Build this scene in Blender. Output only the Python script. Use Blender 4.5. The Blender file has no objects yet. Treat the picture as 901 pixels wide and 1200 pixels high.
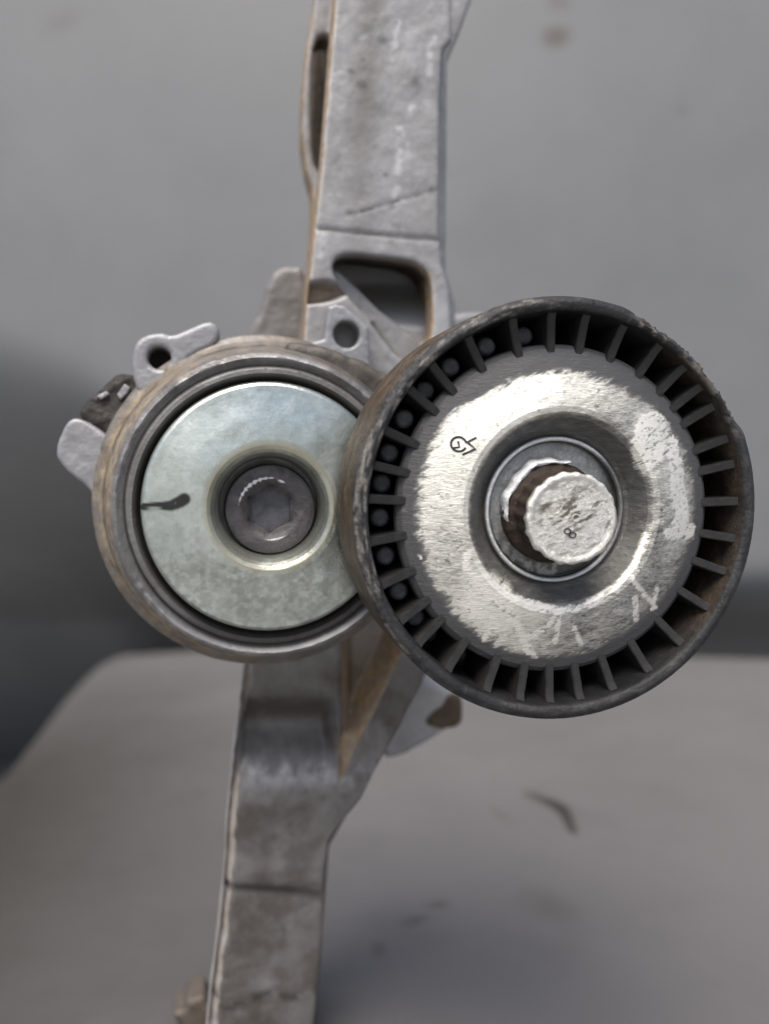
import bpy, bmesh, math
import numpy as np
from mathutils import Matrix, Vector

# ------------------------------------------------------------------ camera, world, sun, exposure
S = bpy.context.scene
MM = 0.001
F = 1000.0                      # focal length in photo pixels (photo 901 x 1200)
CAM_H = 0.122                   # camera height above the ledge (m)
cd = bpy.data.cameras.new('camera')
cam = bpy.data.objects.new('camera', cd)
S.collection.objects.link(cam)
cam.location = (0, 0, CAM_H)
cam.rotation_euler = (math.radians(90), 0, 0)
cd.sensor_fit = 'VERTICAL'
cd.sensor_height = 36.0
cd.lens = F * 36.0 / 1200.0
cd.clip_start = 0.005
cd.clip_end = 50.0
cd.dof.use_dof = True
cd.dof.focus_distance = 0.144
cd.dof.aperture_fstop = 9.5
S.camera = cam

SUN_DIR = Vector((-0.12, -0.46, 0.87)).normalized()      # from the scene towards the sun
W = bpy.data.worlds.new('World')
S.world = W
W.use_nodes = True
wn = W.node_tree.nodes
wl = W.node_tree.links
wn.clear()
sky = wn.new('ShaderNodeTexSky')
sky.sky_type = 'NISHITA'
sky.sun_disc = False
sky.sun_elevation = math.asin(SUN_DIR.z)
sky.sun_rotation = math.atan2(SUN_DIR.x, SUN_DIR.y)
sky.dust_density = 4.0
sky.air_density = 1.0
hsv = wn.new('ShaderNodeHueSaturation')
hsv.inputs['Saturation'].default_value = 1.0            # open shade under a pale sky
bgn = wn.new('ShaderNodeBackground')
bgn.inputs['Strength'].default_value = 0.06
wo = wn.new('ShaderNodeOutputWorld')
wl.new(sky.outputs[0], hsv.inputs['Color'])
wl.new(hsv.outputs[0], bgn.inputs['Color'])
wl.new(bgn.outputs[0], wo.inputs['Surface'])

sd = bpy.data.lights.new('sun', 'SUN')
sd.energy = 1.5
sd.angle = math.radians(36)
sd.color = (1.0, 0.955, 0.885)
sun = bpy.data.objects.new('sun', sd)
S.collection.objects.link(sun)
sun.location = (0.4, -0.6, 1.2)
sun.rotation_euler = SUN_DIR.to_track_quat('Z', 'Y').to_euler()

S.view_settings.view_transform = 'Standard'
S.view_settings.look = 'None'
S.view_settings.gamma = 1.0
S.view_settings.use_curve_mapping = False
S.view_settings.exposure = 1.40

# ------------------------------------------------------------------ object frame of the assembly
# (u right, v up, k towards the viewer) in millimetres, origin = centre of the pulley's front rim
YAW, PITCH = math.radians(11.0), math.radians(4.0)
R = Matrix.Rotation(YAW, 3, 'Z') @ Matrix.Rotation(PITCH, 3, 'X')
RT = R.transposed()
O = Vector((0.0296, 0.1400, CAM_H + 0.0001))
C0 = RT @ (Vector((0, 0, CAM_H)) - O) / MM


def P(px, py, k):
    """point (u, v) of the assembly on its plane k that the photo shows at (px, py)"""
    d = RT @ Vector(((px - 450.5) / F, 1.0, -(py - 600.0) / F))
    t = (-k - C0.y) / d.y
    return (C0.x + t * d.x, C0.z + t * d.z)


RTn = np.array(RT)
Rn = np.array(R)
C0n = np.array(C0)


def to_px(co):
    """local metre coordinates (n,3) -> photo pixels, used to lay out wear and stains measured on the photo"""
    w = (co / MM - C0n) @ Rn.T
    return 450.5 + F * w[:, 0] / w[:, 1], 600.0 - F * w[:, 2] / w[:, 1]


# ------------------------------------------------------------------ numpy noise
rng = np.random.RandomState(7)
_T = rng.rand(64, 64, 64).astype(np.float32)


def vnoise(p):
    i = np.floor(p).astype(int)
    f = p - i
    f = f * f * (3 - 2 * f)
    o = 0
    for dx in (0, 1):
        for dy in (0, 1):
            for dz in (0, 1):
                w = (f[:, 0] if dx else 1 - f[:, 0]) * (f[:, 1] if dy else 1 - f[:, 1]) * (f[:, 2] if dz else 1 - f[:, 2])
                o = o + w * _T[(i[:, 0] + dx) % 64, (i[:, 1] + dy) % 64, (i[:, 2] + dz) % 64]
    return o


def fbm(p, octv=4, seed=0.0):
    p = np.asarray(p, dtype=float) + seed * 7.31
    a, s, o = 0.5, 0.0, 0
    for _ in range(octv):
        o = o + a * vnoise(p)
        s += a
        a *= 0.5
        p = p * 2.03 + 11.7
    return o / s


def fbm2(x, y, octv=4, seed=0.0):
    return fbm(np.stack([x, y, np.zeros_like(x) + 0.37], 1), octv, seed)


def sstep(a, b, x):
    t = np.clip((x - a) / (b - a), 0, 1)
    return t * t * (3 - 2 * t)


def blob(x, y, cx, cy, rx, ry, ang=0.0, soft=0.5):
    a = math.radians(ang)
    dx, dy = x - cx, y - cy
    xr, yr = dx * math.cos(a) + dy * math.sin(a), -dx * math.sin(a) + dy * math.cos(a)
    d = np.sqrt((xr / rx) ** 2 + (yr / ry) ** 2)
    return 1 - sstep(1 - soft, 1 + soft, d)


def stroke(x, y, pts, w, soft=0.6):
    best = np.full_like(x, 1e9)
    for (ax, ay), (bx_, by_) in zip(pts[:-1], pts[1:]):
        L = (bx_ - ax) ** 2 + (by_ - ay) ** 2
        t = np.clip(((x - ax) * (bx_ - ax) + (y - ay) * (by_ - ay)) / L, 0, 1)
        best = np.minimum(best, np.hypot(x - ax - t * (bx_ - ax), y - ay - t * (by_ - ay)))
    return 1 - sstep(w * (1 - soft), w * (1 + soft), best)


# ------------------------------------------------------------------ materials
class Mat:
    def __init__(self, name):
        self.m = bpy.data.materials.new(name)
        self.m.use_nodes = True
        self.t = self.m.node_tree
        self.n = self.t.nodes
        self.bsdf = self.n['Principled BSDF']
        self.tc = self.n.new('ShaderNodeTexCoord')

    def link(self, a, b):
        self.t.links.new(a, b)

    def noise(self, scale, detail=6, rough=0.6, lo=0.35, hi=0.65, stretch=None, w=0.0):
        n = self.n.new('ShaderNodeTexNoise')
        n.inputs['Scale'].default_value = scale
        n.inputs['Detail'].default_value = detail
        n.inputs['Roughness'].default_value = rough
        mp = self.n.new('ShaderNodeMapping')
        mp.inputs['Location'].default_value = (w, w * 1.7, w * 0.6)
        if stretch:
            mp.inputs['Rotation'].default_value = stretch[1]
            mp.inputs['Scale'].default_value = stretch[0]
        self.link(self.tc.outputs['Object'], mp.inputs[0])
        self.link(mp.outputs[0], n.inputs['Vector'])
        r = self.n.new('ShaderNodeMapRange')
        r.inputs[1].default_value = lo
        r.inputs[2].default_value = hi
        self.link(n.outputs[0], r.inputs[0])
        return r.outputs[0]

    def ellipse(self, c, rx, ry, ang, vertical=False, soft=0.6, wob=0.5):
        """soft elliptical patch on the ledge (xy) or the wall (xz) round c, 0..1"""
        mp = self.n.new('ShaderNodeMapping')
        mp.vector_type = 'TEXTURE'
        mp.inputs['Location'].default_value = c
        if vertical:
            mp.inputs['Rotation'].default_value = (0, -ang, 0)
            mp.inputs['Scale'].default_value = (rx, 10.0, ry)
        else:
            mp.inputs['Rotation'].default_value = (0, 0, ang)
            mp.inputs['Scale'].default_value = (rx, ry, 10.0)
        self.link(self.tc.outputs['Object'], mp.inputs[0])
        ln = self.n.new('ShaderNodeVectorMath')
        ln.operation = 'LENGTH'
        self.link(mp.outputs[0], ln.inputs[0])
        d = self.math('ADD', ln.outputs['Value'], self.math('MULTIPLY', self.math('SUBTRACT', self.noise(90, 4, 0.6, 0.2, 0.8, w=2), 0.5), wob))
        r = self.n.new('ShaderNodeMapRange')
        r.inputs[1].default_value = 1.0
        r.inputs[2].default_value = 1.0 - soft
        self.link(d, r.inputs[0])
        return r.outputs[0]

    def attr(self, name):
        a = self.n.new('ShaderNodeAttribute')
        a.attribute_name = name
        return a.outputs['Fac']

    def math(self, op, a, b=None, clamp=False):
        m = self.n.new('ShaderNodeMath')
        m.operation = op
        m.use_clamp = clamp
        for i, v in enumerate((a, b)):
            if v is None:
                continue
            if isinstance(v, (int, float)):
                m.inputs[i].default_value = v
            else:
                self.link(v, m.inputs[i])
        return m.outputs[0]

    def mix(self, fac, a, b):
        m = self.n.new('ShaderNodeMix')
        m.data_type = 'RGBA'
        for s, v in ((m.inputs[0], fac), (m.inputs[6], a), (m.inputs[7], b)):
            if isinstance(v, (int, float)):
                s.default_value = v
            elif isinstance(v, tuple):
                s.default_value = (*v, 1.0)
            else:
                self.link(v, s)
        return m.outputs[2]

    def fmix(self, fac, a, b):
        m = self.n.new('ShaderNodeMix')
        m.data_type = 'FLOAT'
        for s, v in ((m.inputs[0], fac), (m.inputs[2], a), (m.inputs[3], b)):
            if isinstance(v, (int, float)):
                s.default_value = v
            else:
                self.link(v, s)
        return m.outputs[0]

    def bump(self, h, strength, dist, prev=None):
        b = self.n.new('ShaderNodeBump')
        b.inputs['Strength'].default_value = strength
        b.inputs['Distance'].default_value = dist
        self.link(h, b.inputs['Height'])
        if prev is not None:
            self.link(prev, b.inputs['Normal'])
        return b.outputs[0]

    def out(self, color=None, rough=None, metal=None, normal=None, spec=None):
        for key, v in (('Base Color', color), ('Roughness', rough), ('Metallic', metal), ('Normal', normal),
                       ('Specular IOR Level', spec)):
            if v is None:
                continue
            if isinstance(v, tuple):
                self.bsdf.inputs[key].default_value = (*v, 1.0)
            elif isinstance(v, (int, float)):
                self.bsdf.inputs[key].default_value = v
            else:
                self.link(v, self.bsdf.inputs[key])
        return self.m


def m_backdrop(name, base, alt, patches=(), blots=0.1):
    m = Mat(name)
    big = m.noise(7, 4, 0.55, 0.3, 0.7)
    fine = m.noise(900, 3, 0.6, 0.3, 0.7, w=3)
    blot = m.noise(30, 6, 0.65, 0.5, 0.75, w=9)
    c = m.mix(big, base, alt)
    c = m.mix(m.math('MULTIPLY', blot, blots), c, tuple(x * 0.6 for x in base))
    for (pos, rx, ry, ang, vert, amt, tint, soft) in patches:
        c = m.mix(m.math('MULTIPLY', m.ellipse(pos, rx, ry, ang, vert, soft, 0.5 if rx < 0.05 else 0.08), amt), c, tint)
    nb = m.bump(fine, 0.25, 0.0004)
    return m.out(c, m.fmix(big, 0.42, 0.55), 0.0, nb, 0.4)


def m_cast():
    """cast aluminium, oxidised, with oily dirt and painted shade where the masks say so"""
    m = Mat('cast_aluminium')
    a = m.noise(90, 7, 0.65, 0.32, 0.7)
    b = m.noise(600, 5, 0.7, 0.3, 0.7, w=4)
    c3 = m.noise(260, 6, 0.7, 0.52, 0.72, w=12)
    col = m.mix(a, (0.252, 0.2485, 0.252), (0.385, 0.3815, 0.385))
    col = m.mix(m.math('MULTIPLY', b, 0.35), col, (0.21, 0.203, 0.203))
    col = m.mix(m.math('MULTIPLY', c3, 0.5), col, (0.154, 0.1435, 0.133))
    col = m.mix(m.math('MULTIPLY', m.attr('bright'), 0.85), col, (0.64, 0.65, 0.67))
    g = m.math('MULTIPLY', m.attr('grime_shade'), m.noise(180, 6, 0.7, -0.25, 0.6, w=21), True)
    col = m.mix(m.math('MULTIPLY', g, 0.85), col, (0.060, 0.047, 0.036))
    tan = m.math('MULTIPLY', m.attr('tan'), m.noise(300, 5, 0.7, 0.2, 0.6, w=31), True)
    col = m.mix(tan, col, m.mix(b, (0.20, 0.115, 0.05), (0.47, 0.34, 0.20)))
    col = m.mix(m.attr('crack_shade'), col, (0.035, 0.0294, 0.0252))
    n1 = m.bump(a, 0.16, 0.0004)
    n2 = m.bump(b, 0.3, 0.00015, n1)
    met = m.fmix(tan, m.fmix(g, 0.35, 0.15), 0.0)
    return m.out(col, m.fmix(a, 0.62, 0.48), met, n2)


def m_housing():
    m = Mat('dirty_aluminium')
    a = m.noise(140, 7, 0.65, 0.35, 0.68)
    b = m.noise(800, 5, 0.7, 0.3, 0.7, w=4)
    col = m.mix(a, (0.132, 0.1254, 0.1221), (0.2244, 0.2211, 0.2211))
    col = m.mix(m.math('MULTIPLY', b, 0.4), col, (0.0924, 0.0858, 0.0825))
    t = m.math('MULTIPLY', m.attr('tan'), m.noise(220, 6, 0.7, 0.12, 0.5, w=8), True)
    col = m.mix(t, col, m.mix(m.noise(350, 6, 0.7, 0.35, 0.65, w=15), (0.132, 0.0957, 0.0627), (0.3696, 0.297, 0.2046)))
    col = m.mix(m.attr('bright'), col, (0.4092, 0.4092, 0.4224))
    col = m.mix(m.math('MULTIPLY', m.attr('grime_shade'), 0.93), col, (0.0297, 0.02706, 0.02508))
    n1 = m.bump(a, 0.25, 0.0004)
    n2 = m.bump(b, 0.4, 0.00015, n1)
    met = m.math('MULTIPLY', m.math('SUBTRACT', 1.0, t, True), 0.45)
    return m.out(col, m.fmix(m.attr('bright'), m.fmix(a, 0.6, 0.46), 0.4), met, n2)


def m_lug():
    m = Mat('clean_casting')
    a = m.noise(200, 6, 0.65, 0.35, 0.68)
    b = m.noise(1100, 4, 0.7, 0.3, 0.7, w=4)
    col = m.mix(a, (0.2574, 0.2613, 0.2769), (0.351, 0.351, 0.3666))
    col = m.mix(m.math('MULTIPLY', b, 0.3), col, (0.234, 0.2262, 0.2184))
    nb = m.bump(b, 0.35, 0.00015, m.bump(a, 0.2, 0.0004))
    return m.out(col, 0.5, 0.35, nb)


def m_plastic():
    m = Mat('black_nylon')
    a = m.noise(160, 7, 0.7, 0.35, 0.7)
    b = m.noise(1300, 5, 0.7, 0.3, 0.7, w=5)
    st = m.noise(300, 6, 0.7, 0.42, 0.62, w=17)
    col = m.mix(a, (0.00952, 0.00952, 0.01071), (0.02142, 0.02142, 0.02261))
    sc = m.math('MULTIPLY', m.attr('scuff'), m.noise(420, 6, 0.75, 0.25, 0.65, w=7), True)
    col = m.mix(sc, col, m.mix(b, (0.07735, 0.07735, 0.08032), (0.1785, 0.1726, 0.1726)))
    tan = m.math('MULTIPLY', m.attr('tan'), m.math('ADD', st, 0.35, True), True)
    col = m.mix(tan, col, m.mix(b, (0.05057, 0.03272, 0.01904), (0.1547, 0.1101, 0.06545)))
    col = m.mix(m.attr('chip'), col, m.mix(b, (0.0952, 0.0833, 0.0714), (0.2975, 0.2677, 0.238)))
    nb = m.bump(b, 0.5, 0.00015, m.bump(st, 0.35, 0.0003))
    return m.out(col, m.fmix(sc, m.fmix(a, 0.42, 0.56), 0.55), 0.0, nb, 0.32)


def m_rib():
    m = Mat('dusty_nylon')
    a = m.noise(260, 6, 0.7, 0.35, 0.68)
    b = m.noise(1500, 4, 0.7, 0.3, 0.7, w=5)
    col = m.mix(a, (0.01395, 0.01364, 0.01364), (0.031, 0.02945, 0.0279))
    col = m.mix(m.math('MULTIPLY', b, 0.4), col, (0.0093, 0.0093, 0.0093))
    return m.out(col, 0.55, 0.0, m.bump(b, 0.4, 0.00015), 0.4)


def m_cap():
    """black-coated steel, the coating worn down to bright metal where the wear attribute is high, painted highlights included"""
    m = Mat('worn_coated_steel')
    st = ((1.0, 1.0, 5.0), (0, math.radians(-32), 0))
    fine = m.noise(900, 6, 0.75, 0.3, 0.7, stretch=st)
    mid = m.noise(380, 7, 0.75, 0.3, 0.7, stretch=((1, 1, 3.0), (0, math.radians(-32), 0)), w=5)
    w0 = m.attr('wear')
    k = m.math('ADD', w0, m.math('MULTIPLY', m.math('SUBTRACT', mid, 0.5), 0.45))
    k = m.math('ADD', k, m.math('MULTIPLY', m.math('SUBTRACT', fine, 0.5), 0.30))
    r = m.n.new('ShaderNodeMapRange')
    r.inputs[1].default_value = 0.14
    r.inputs[2].default_value = 0.86
    m.link(k, r.inputs[0])
    bare = r.outputs[0]
    paint = m.mix(mid, (0.066, 0.066, 0.069), (0.078, 0.077, 0.079))
    ann = m.attr('annulus')
    paint = m.mix(ann, paint, m.mix(mid, (0.12, 0.115, 0.105), (0.36, 0.355, 0.335)))
    steel = m.mix(fine, (0.68, 0.655, 0.57), (0.97, 0.95, 0.88))
    steel = m.mix(m.math('MULTIPLY', m.attr('scratch_glare'), 0.8), steel, (0.985, 0.96, 0.90))
    col = m.mix(bare, paint, steel)
    met = m.fmix(bare, m.math('MULTIPLY', ann, 0.85), 1.0)
    rough = m.fmix(bare, 0.36, m.fmix(m.attr('scratch_glare'), m.fmix(fine, 0.40, 0.54), 0.58))
    nb = m.bump(bare, 0.25, 0.00008, m.bump(mid, 0.35, 0.0002, m.bump(fine, 0.4, 0.00012)))
    return m.out(col, rough, met, nb)


def m_zinc():
    m = Mat('zinc_plated_steel')
    a = m.noise(120, 7, 0.7, 0.35, 0.68)
    b = m.noise(700, 6, 0.75, 0.3, 0.7, w=5)
    spk = m.noise(520, 6, 0.8, 0.6, 0.75, w=9)
    col = m.mix(a, (0.44, 0.485, 0.45), (0.66, 0.705, 0.665))
    d = m.math('MULTIPLY', m.attr('grime_shade'), m.noise(170, 8, 0.75, 0.15, 0.85, w=13), True)
    col = m.mix(d, col, (0.17, 0.155, 0.12))
    col = m.mix(m.math('MULTIPLY', spk, 0.6), col, (0.16, 0.15, 0.13))
    col = m.mix(m.attr('gold'), col, (0.46, 0.41, 0.27))
    col = m.mix(m.attr('ink'), col, (0.012, 0.012, 0.012))
    ink = m.attr('ink')
    met = m.fmix(ink, m.fmix(d, 0.97, 0.7), 0.0)
    rough = m.fmix(b, m.fmix(m.attr('polish'), 0.38, 0.22), m.fmix(m.attr('polish'), 0.48, 0.32))
    nb = m.bump(b, 0.25, 0.0001, m.bump(a, 0.10, 0.0005))
    return m.out(col, rough, met, nb)


def m_steel(name, c0, c1, rough, metal, scale=500, dirt=(0.03, 0.025, 0.02), bumpd=0.0002):
    m = Mat(name)
    a = m.noise(scale, 7, 0.75, 0.32, 0.68)
    b = m.noise(scale * 3.1, 5, 0.75, 0.3, 0.7, w=5)
    s = m.noise(scale * 0.55, 6, 0.75, 0.58, 0.78, w=11)
    col = m.mix(a, c0, c1)
    col = m.mix(m.math('MULTIPLY', s, 0.6), col, dirt)
    col = m.mix(m.math('MULTIPLY', m.attr('grime_shade'), 0.92), col, dirt)  # dirt colour, also laid on as painted shade
    nb = m.bump(b, 0.4, bumpd, m.bump(a, 0.35, bumpd * 2))
    return m.out(col, m.fmix(a, rough + 0.1, rough - 0.06), metal, nb)


def wall_at(px, py, y=0.905):
    return ((px - 450.5) / F * y, y, CAM_H - (py - 600) / F * y)


def ledge_at(px, py):
    d = CAM_H * F / (py - 600.0)
    return ((px - 450.5) / F * d, d, 0.0)


OIL = (0.0256, 0.02304, 0.01792)
DUST = (0.0608, 0.05248, 0.04096)
WALL_STAINS = [(wall_at(652, 40), 0.020, 0.014, 0.2, True, 0.65, (0.064, 0.048, 0.032), 0.5), (wall_at(655, -5), 0.016, 0.02, 0.0, True, 0.45, (0.0768, 0.064, 0.0448), 0.7),
               (wall_at(70, 20), 0.03, 0.016, 0.4, True, 0.3, (0.0896, 0.0768, 0.0576), 0.8), (wall_at(800, 130), 0.012, 0.008, 0.0, True, 0.3, DUST, 0.8)]
SMEAR = [(618, 931, .0035, .4), (628, 934, .004, .6), (638, 938, .004, .75), (648, 942, .0042, .9), (657, 947, .0045, 1.0), (663, 955, .0035, .95), (667, 964, .0034, .9), (671, 973, .003, .8)]
LEDGE_STAINS_SHADE = [(ledge_at(x_, y_), r_, r_ * 2.2, 0.0, False, a_, OIL, 0.7) for x_, y_, r_, a_ in SMEAR] + [
                (ledge_at(586, 955), 0.003, 0.014, 0.3, False, 0.4, DUST, 0.9),
                (ledge_at(512, 1060), 0.006, 0.004, 0.4, False, 0.6, DUST, 0.8), (ledge_at(488, 1078), 0.007, 0.004, 0.6, False, 0.55, DUST, 0.8),
                (ledge_at(444, 1112), 0.003, 0.006, 0.0, False, 0.5, DUST, 0.8), (ledge_at(640, 1060), 0.012, 0.016, 0.2, False, 0.35, DUST, 0.9),
                (ledge_at(236, 925), 0.006, 0.004, 0.2, False, 0.5, DUST, 0.8),
                ((-0.20, 0.30, 0.0), 0.19, 0.44, 0.12, False, 0.95, (0.037, 0.033, 0.028), 0.7)]  # last, broad entry paints shade onto the left of the ledge
M_WALL = m_backdrop('grey_backdrop', (0.150, 0.1555, 0.162), (0.170, 0.1745, 0.181), WALL_STAINS)
M_LEDGE = m_backdrop('grey_ledge', (0.1184, 0.1139, 0.1146), (0.1408, 0.1357, 0.137), LEDGE_STAINS_SHADE, 0.25)
M_GROUND = m_backdrop('unseen_concrete', (0.22, 0.22, 0.215), (0.28, 0.275, 0.27))
M_CAST = m_cast()
M_HOUS = m_housing()
M_LUG = m_lug()
M_PLAS = m_plastic()
M_RIB = m_rib()
M_CAP = m_cap()
M_ZINC = m_zinc()
M_WASH = m_steel('washer_steel', (0.20, 0.205, 0.20), (0.42, 0.43, 0.42), 0.38, 0.8, 420)
M_RUST = m_steel('rusty_steel', (0.020, 0.013, 0.009), (0.048, 0.031, 0.021), 0.6, 0.25, 500)
M_BOLT = m_steel('worn_bolt_steel', (0.62, 0.60, 0.54), (0.95, 0.93, 0.88), 0.40, 1.0, 900, (0.16, 0.14, 0.11), 0.0002)
M_SOCK = m_steel('grey_socket_steel', (0.085, 0.079, 0.083), (0.15, 0.143, 0.15), 0.42, 0.75, 500)
M_HEX = m_steel('grey_hex_floor', (0.1008, 0.1044, 0.1152), (0.1512, 0.1548, 0.1692), 0.5, 0.5, 500)
M_DARK = m_steel('oily_dark_metal', (0.0216, 0.01944, 0.01728), (0.054, 0.0468, 0.0396), 0.5, 0.3, 380)
M_BOSS = m_steel('grey_blue_nylon', (0.045, 0.048, 0.056), (0.13, 0.132, 0.145), 0.45, 0.0, 500)
M_INK = m_steel('dark_stamp', (0.0144, 0.01368, 0.01296), (0.036, 0.03456, 0.0324), 0.6, 0.0, 900)
M_SHINY = m_steel('bright_steel', (0.70, 0.71, 0.73), (0.93, 0.94, 0.95), 0.5, 0.9, 700)  # near-white, for the washer rim and the laid-on highlights
M_BROWN = m_steel('brown_sludge', (0.042, 0.0315, 0.021), (0.098, 0.07, 0.0455), 0.7, 0.0, 300)


# ------------------------------------------------------------------ mesh helpers
def finish(me, mat, sharp=35):
    me.materials.clear()
    me.materials.append(mat)
    me.shade_smooth()
    me.set_sharp_from_angle(angle=math.radians(sharp))
    return me


def link(name, me, parent, loc=(0, 0, 0)):
    o = bpy.data.objects.new(name, me)
    S.collection.objects.link(o)
    o.parent = parent
    o.location = loc
    return o


def setattr_f(me, name, vals):
    a = me.attributes.new(name, 'FLOAT', 'POINT')
    a.data.foreach_set('value', np.asarray(vals, dtype=np.float32))


def coords(me):
    c = np.empty(len(me.vertices) * 3, dtype=np.float32)
    me.vertices.foreach_get('co', c)
    return c.reshape(-1, 3).astype(float)


def normals(me):
    c = np.empty(len(me.vertices) * 3, dtype=np.float32)
    me.vertices.foreach_get('normal', c)
    return c.reshape(-1, 3).astype(float)


def densify(prof, step):
    out = [prof[0]]
    for a, b in zip(prof[:-1], prof[1:]):
        n = max(1, int(math.ceil(math.hypot(b[0] - a[0], b[1] - a[1]) / step)))
        for i in range(1, n + 1):
            out.append((a[0] + (b[0] - a[0]) * i / n, a[1] + (b[1] - a[1]) * i / n))
    return out


def lathe(name, prof, cu, cv, nseg=128, step=None, disp=None, closed=False):
    """revolve (r, k) about the axis through (cu, cv); disp(r,k,phi)->(r,k) arrays in mm"""
    if step:
        prof = densify(prof, step)
    if closed and prof[0] == prof[-1]:
        prof = prof[:-1]
    r = np.array([p[0] for p in prof])
    k = np.array([p[1] for p in prof])
    ph = np.arange(nseg) * 2 * math.pi / nseg
    RR, PH = np.meshgrid(r, ph, indexing='ij')
    KK, _ = np.meshgrid(k, ph, indexing='ij')
    if disp:
        RR, KK = disp(RR, KK, PH)
    V = np.stack([cu + RR * np.cos(PH), -KK, cv + RR * np.sin(PH)], -1).reshape(-1, 3) * MM
    n = len(prof)
    faces = []
    rows = n if closed else n - 1
    for i in range(rows):
        i2 = (i + 1) % n
        for j in range(nseg):
            j2 = (j + 1) % nseg
            faces.append((i * nseg + j, i2 * nseg + j, i2 * nseg + j2, i * nseg + j2))
    V = V.tolist()
    if not closed:
        for row in (0, n - 1):
            if r[row] < 1e-6:
                continue
        if r[0] < 0.3:
            faces.append(tuple(range(nseg - 1, -1, -1))[::-1])
        if r[-1] < 0.3:
            faces.append(tuple((n - 1) * nseg + j for j in range(nseg)))
    me = bpy.data.meshes.new(name)
    me.from_pydata(V, [], faces)
    bm = bmesh.new()
    bm.from_mesh(me)
    bmesh.ops.recalc_face_normals(bm, faces=bm.faces)
    bm.to_mesh(me)
    bm.free()
    return me


def smooth_loop(pts, it):
    """Chaikin corner cutting on a closed loop"""
    for _ in range(it):
        q = []
        for a, b in zip(pts, pts[1:] + pts[:1]):
            q.append((a[0] * .75 + b[0] * .25, a[1] * .75 + b[1] * .25))
            q.append((a[0] * .25 + b[0] * .75, a[1] * .25 + b[1] * .75))
        pts = q
    return pts


def circle(cu, cv, r, n=32):
    return [(cu + r * math.cos(2 * math.pi * i / n), cv + r * math.sin(2 * math.pi * i / n)) for i in range(n)]


def prism(name, loops, k0, k1, bevel=0.3, res=2):
    """extrude outline(s) in (u, v) mm from k0 (back) to k1 (front) with rounded edges; extra loops are holes"""
    cu = bpy.data.curves.new(name, 'CURVE')
    cu.dimensions = '2D'
    cu.fill_mode = 'BOTH'
    for lp in loops:
        s = cu.splines.new('POLY')
        s.points.add(len(lp) - 1)
        for p, (x, y) in zip(s.points, lp):
            p.co = (x, y, 0, 1)
        s.use_cyclic_u = True
    cu.extrude = (k1 - k0) / 2 - bevel
    cu.bevel_depth = bevel
    cu.bevel_resolution = res
    cu.offset = -bevel
    tmp = bpy.data.objects.new('tmp', cu)
    S.collection.objects.link(tmp)
    dg = bpy.context.evaluated_depsgraph_get()
    me = bpy.data.meshes.new_from_object(tmp.evaluated_get(dg))
    bpy.data.objects.remove(tmp)
    bpy.data.curves.remove(cu)
    me.name = name
    km = (k0 + k1) / 2
    c = coords(me)
    V = np.stack([c[:, 0], -(km + c[:, 2]), c[:, 1]], 1) * MM
    me.vertices.foreach_set('co', V.astype(np.float32).ravel())
    bm = bmesh.new()
    bm.from_mesh(me)
    bmesh.ops.remove_doubles(bm, verts=bm.verts, dist=1e-6)
    bmesh.ops.recalc_face_normals(bm, faces=bm.faces)
    bm.to_mesh(me)
    bm.free()
    return me


def join(name, meshes):
    bm = bmesh.new()
    for m in meshes:
        bm.from_mesh(m)
        bpy.data.meshes.remove(m)
    me = bpy.data.meshes.new(name)
    bm.to_mesh(me)
    bm.free()
    return me


def remesh(me, voxel, smooth=2):
    o = bpy.data.objects.new('tmp', me)
    S.collection.objects.link(o)
    md = o.modifiers.new('r', 'REMESH')
    md.mode = 'VOXEL'
    md.voxel_size = voxel * MM
    ms = o.modifiers.new('s', 'SMOOTH')
    ms.iterations = smooth
    ms.factor = 0.5
    dg = bpy.context.evaluated_depsgraph_get()
    out = bpy.data.meshes.new_from_object(o.evaluated_get(dg))
    bpy.data.objects.remove(o)
    nm = me.name
    bpy.data.meshes.remove(me)
    out.name = nm
    return out


def displace(me, amp, scale, seed=0.0, octv=4):
    c, n = coords(me), normals(me)
    d = (fbm(c / MM * scale, octv, seed) - 0.5) * 2 * amp * MM
    c = c + n * d[:, None]
    me.vertices.foreach_set('co', c.astype(np.float32).ravel())
    me.update()


def PP(k, pts):
    return [P(x, y, k) for x, y in pts]


# ------------------------------------------------------------------ setting: backdrop and ledge
def ground_pt(px, py):
    d = CAM_H * F / (py - 600.0)
    return ((px - 450.5) / F * d, d)


def build_wall():
    nx, nz = 150, 130
    xs = np.linspace(-1.1, 1.1, nx)
    zs = np.linspace(-0.62, 1.15, nz)
    X, Z = np.meshgrid(xs, zs, indexing='ij')
    lf = sstep(0.15, -0.50, X)
    zc = 0.065 + 0.27 * lf
    below = np.maximum(0, zc - Z)
    lim = 0.10 + 0.30 * lf
    cf = 18.0 - 14.2 * lf
    Y = 0.90 + cf * np.minimum(below, lim) ** 2 + 0.8 * cf * lim * np.maximum(0, below - lim) + 0.03 * (Z - 0.3)
    Y += 0.010 * (fbm(np.stack([X.ravel() * 3, Z.ravel() * 3, X.ravel() * 0], 1), 2, 3).reshape(X.shape) - .5)
    V = np.stack([X, Y, Z], -1).reshape(-1, 3)
    f = [(i * nz + j, (i + 1) * nz + j, (i + 1) * nz + j + 1, i * nz + j + 1) for i in range(nx - 1) for j in range(nz - 1)]
    # a back sheet makes it a panel with thickness
    me = bpy.data.meshes.new('backdrop_wall')
    me.from_pydata(V.tolist(), [], f)
    finish(me, M_WALL)
    o = link('wall', me, None)
    md = o.modifiers.new('thickness', 'SOLIDIFY')
    md.thickness = 0.03
    md.offset = -1
    o['kind'] = 'structure'
    o['label'] = 'plain grey backdrop behind the pulleys, dark towards the bottom'
    return o


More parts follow.
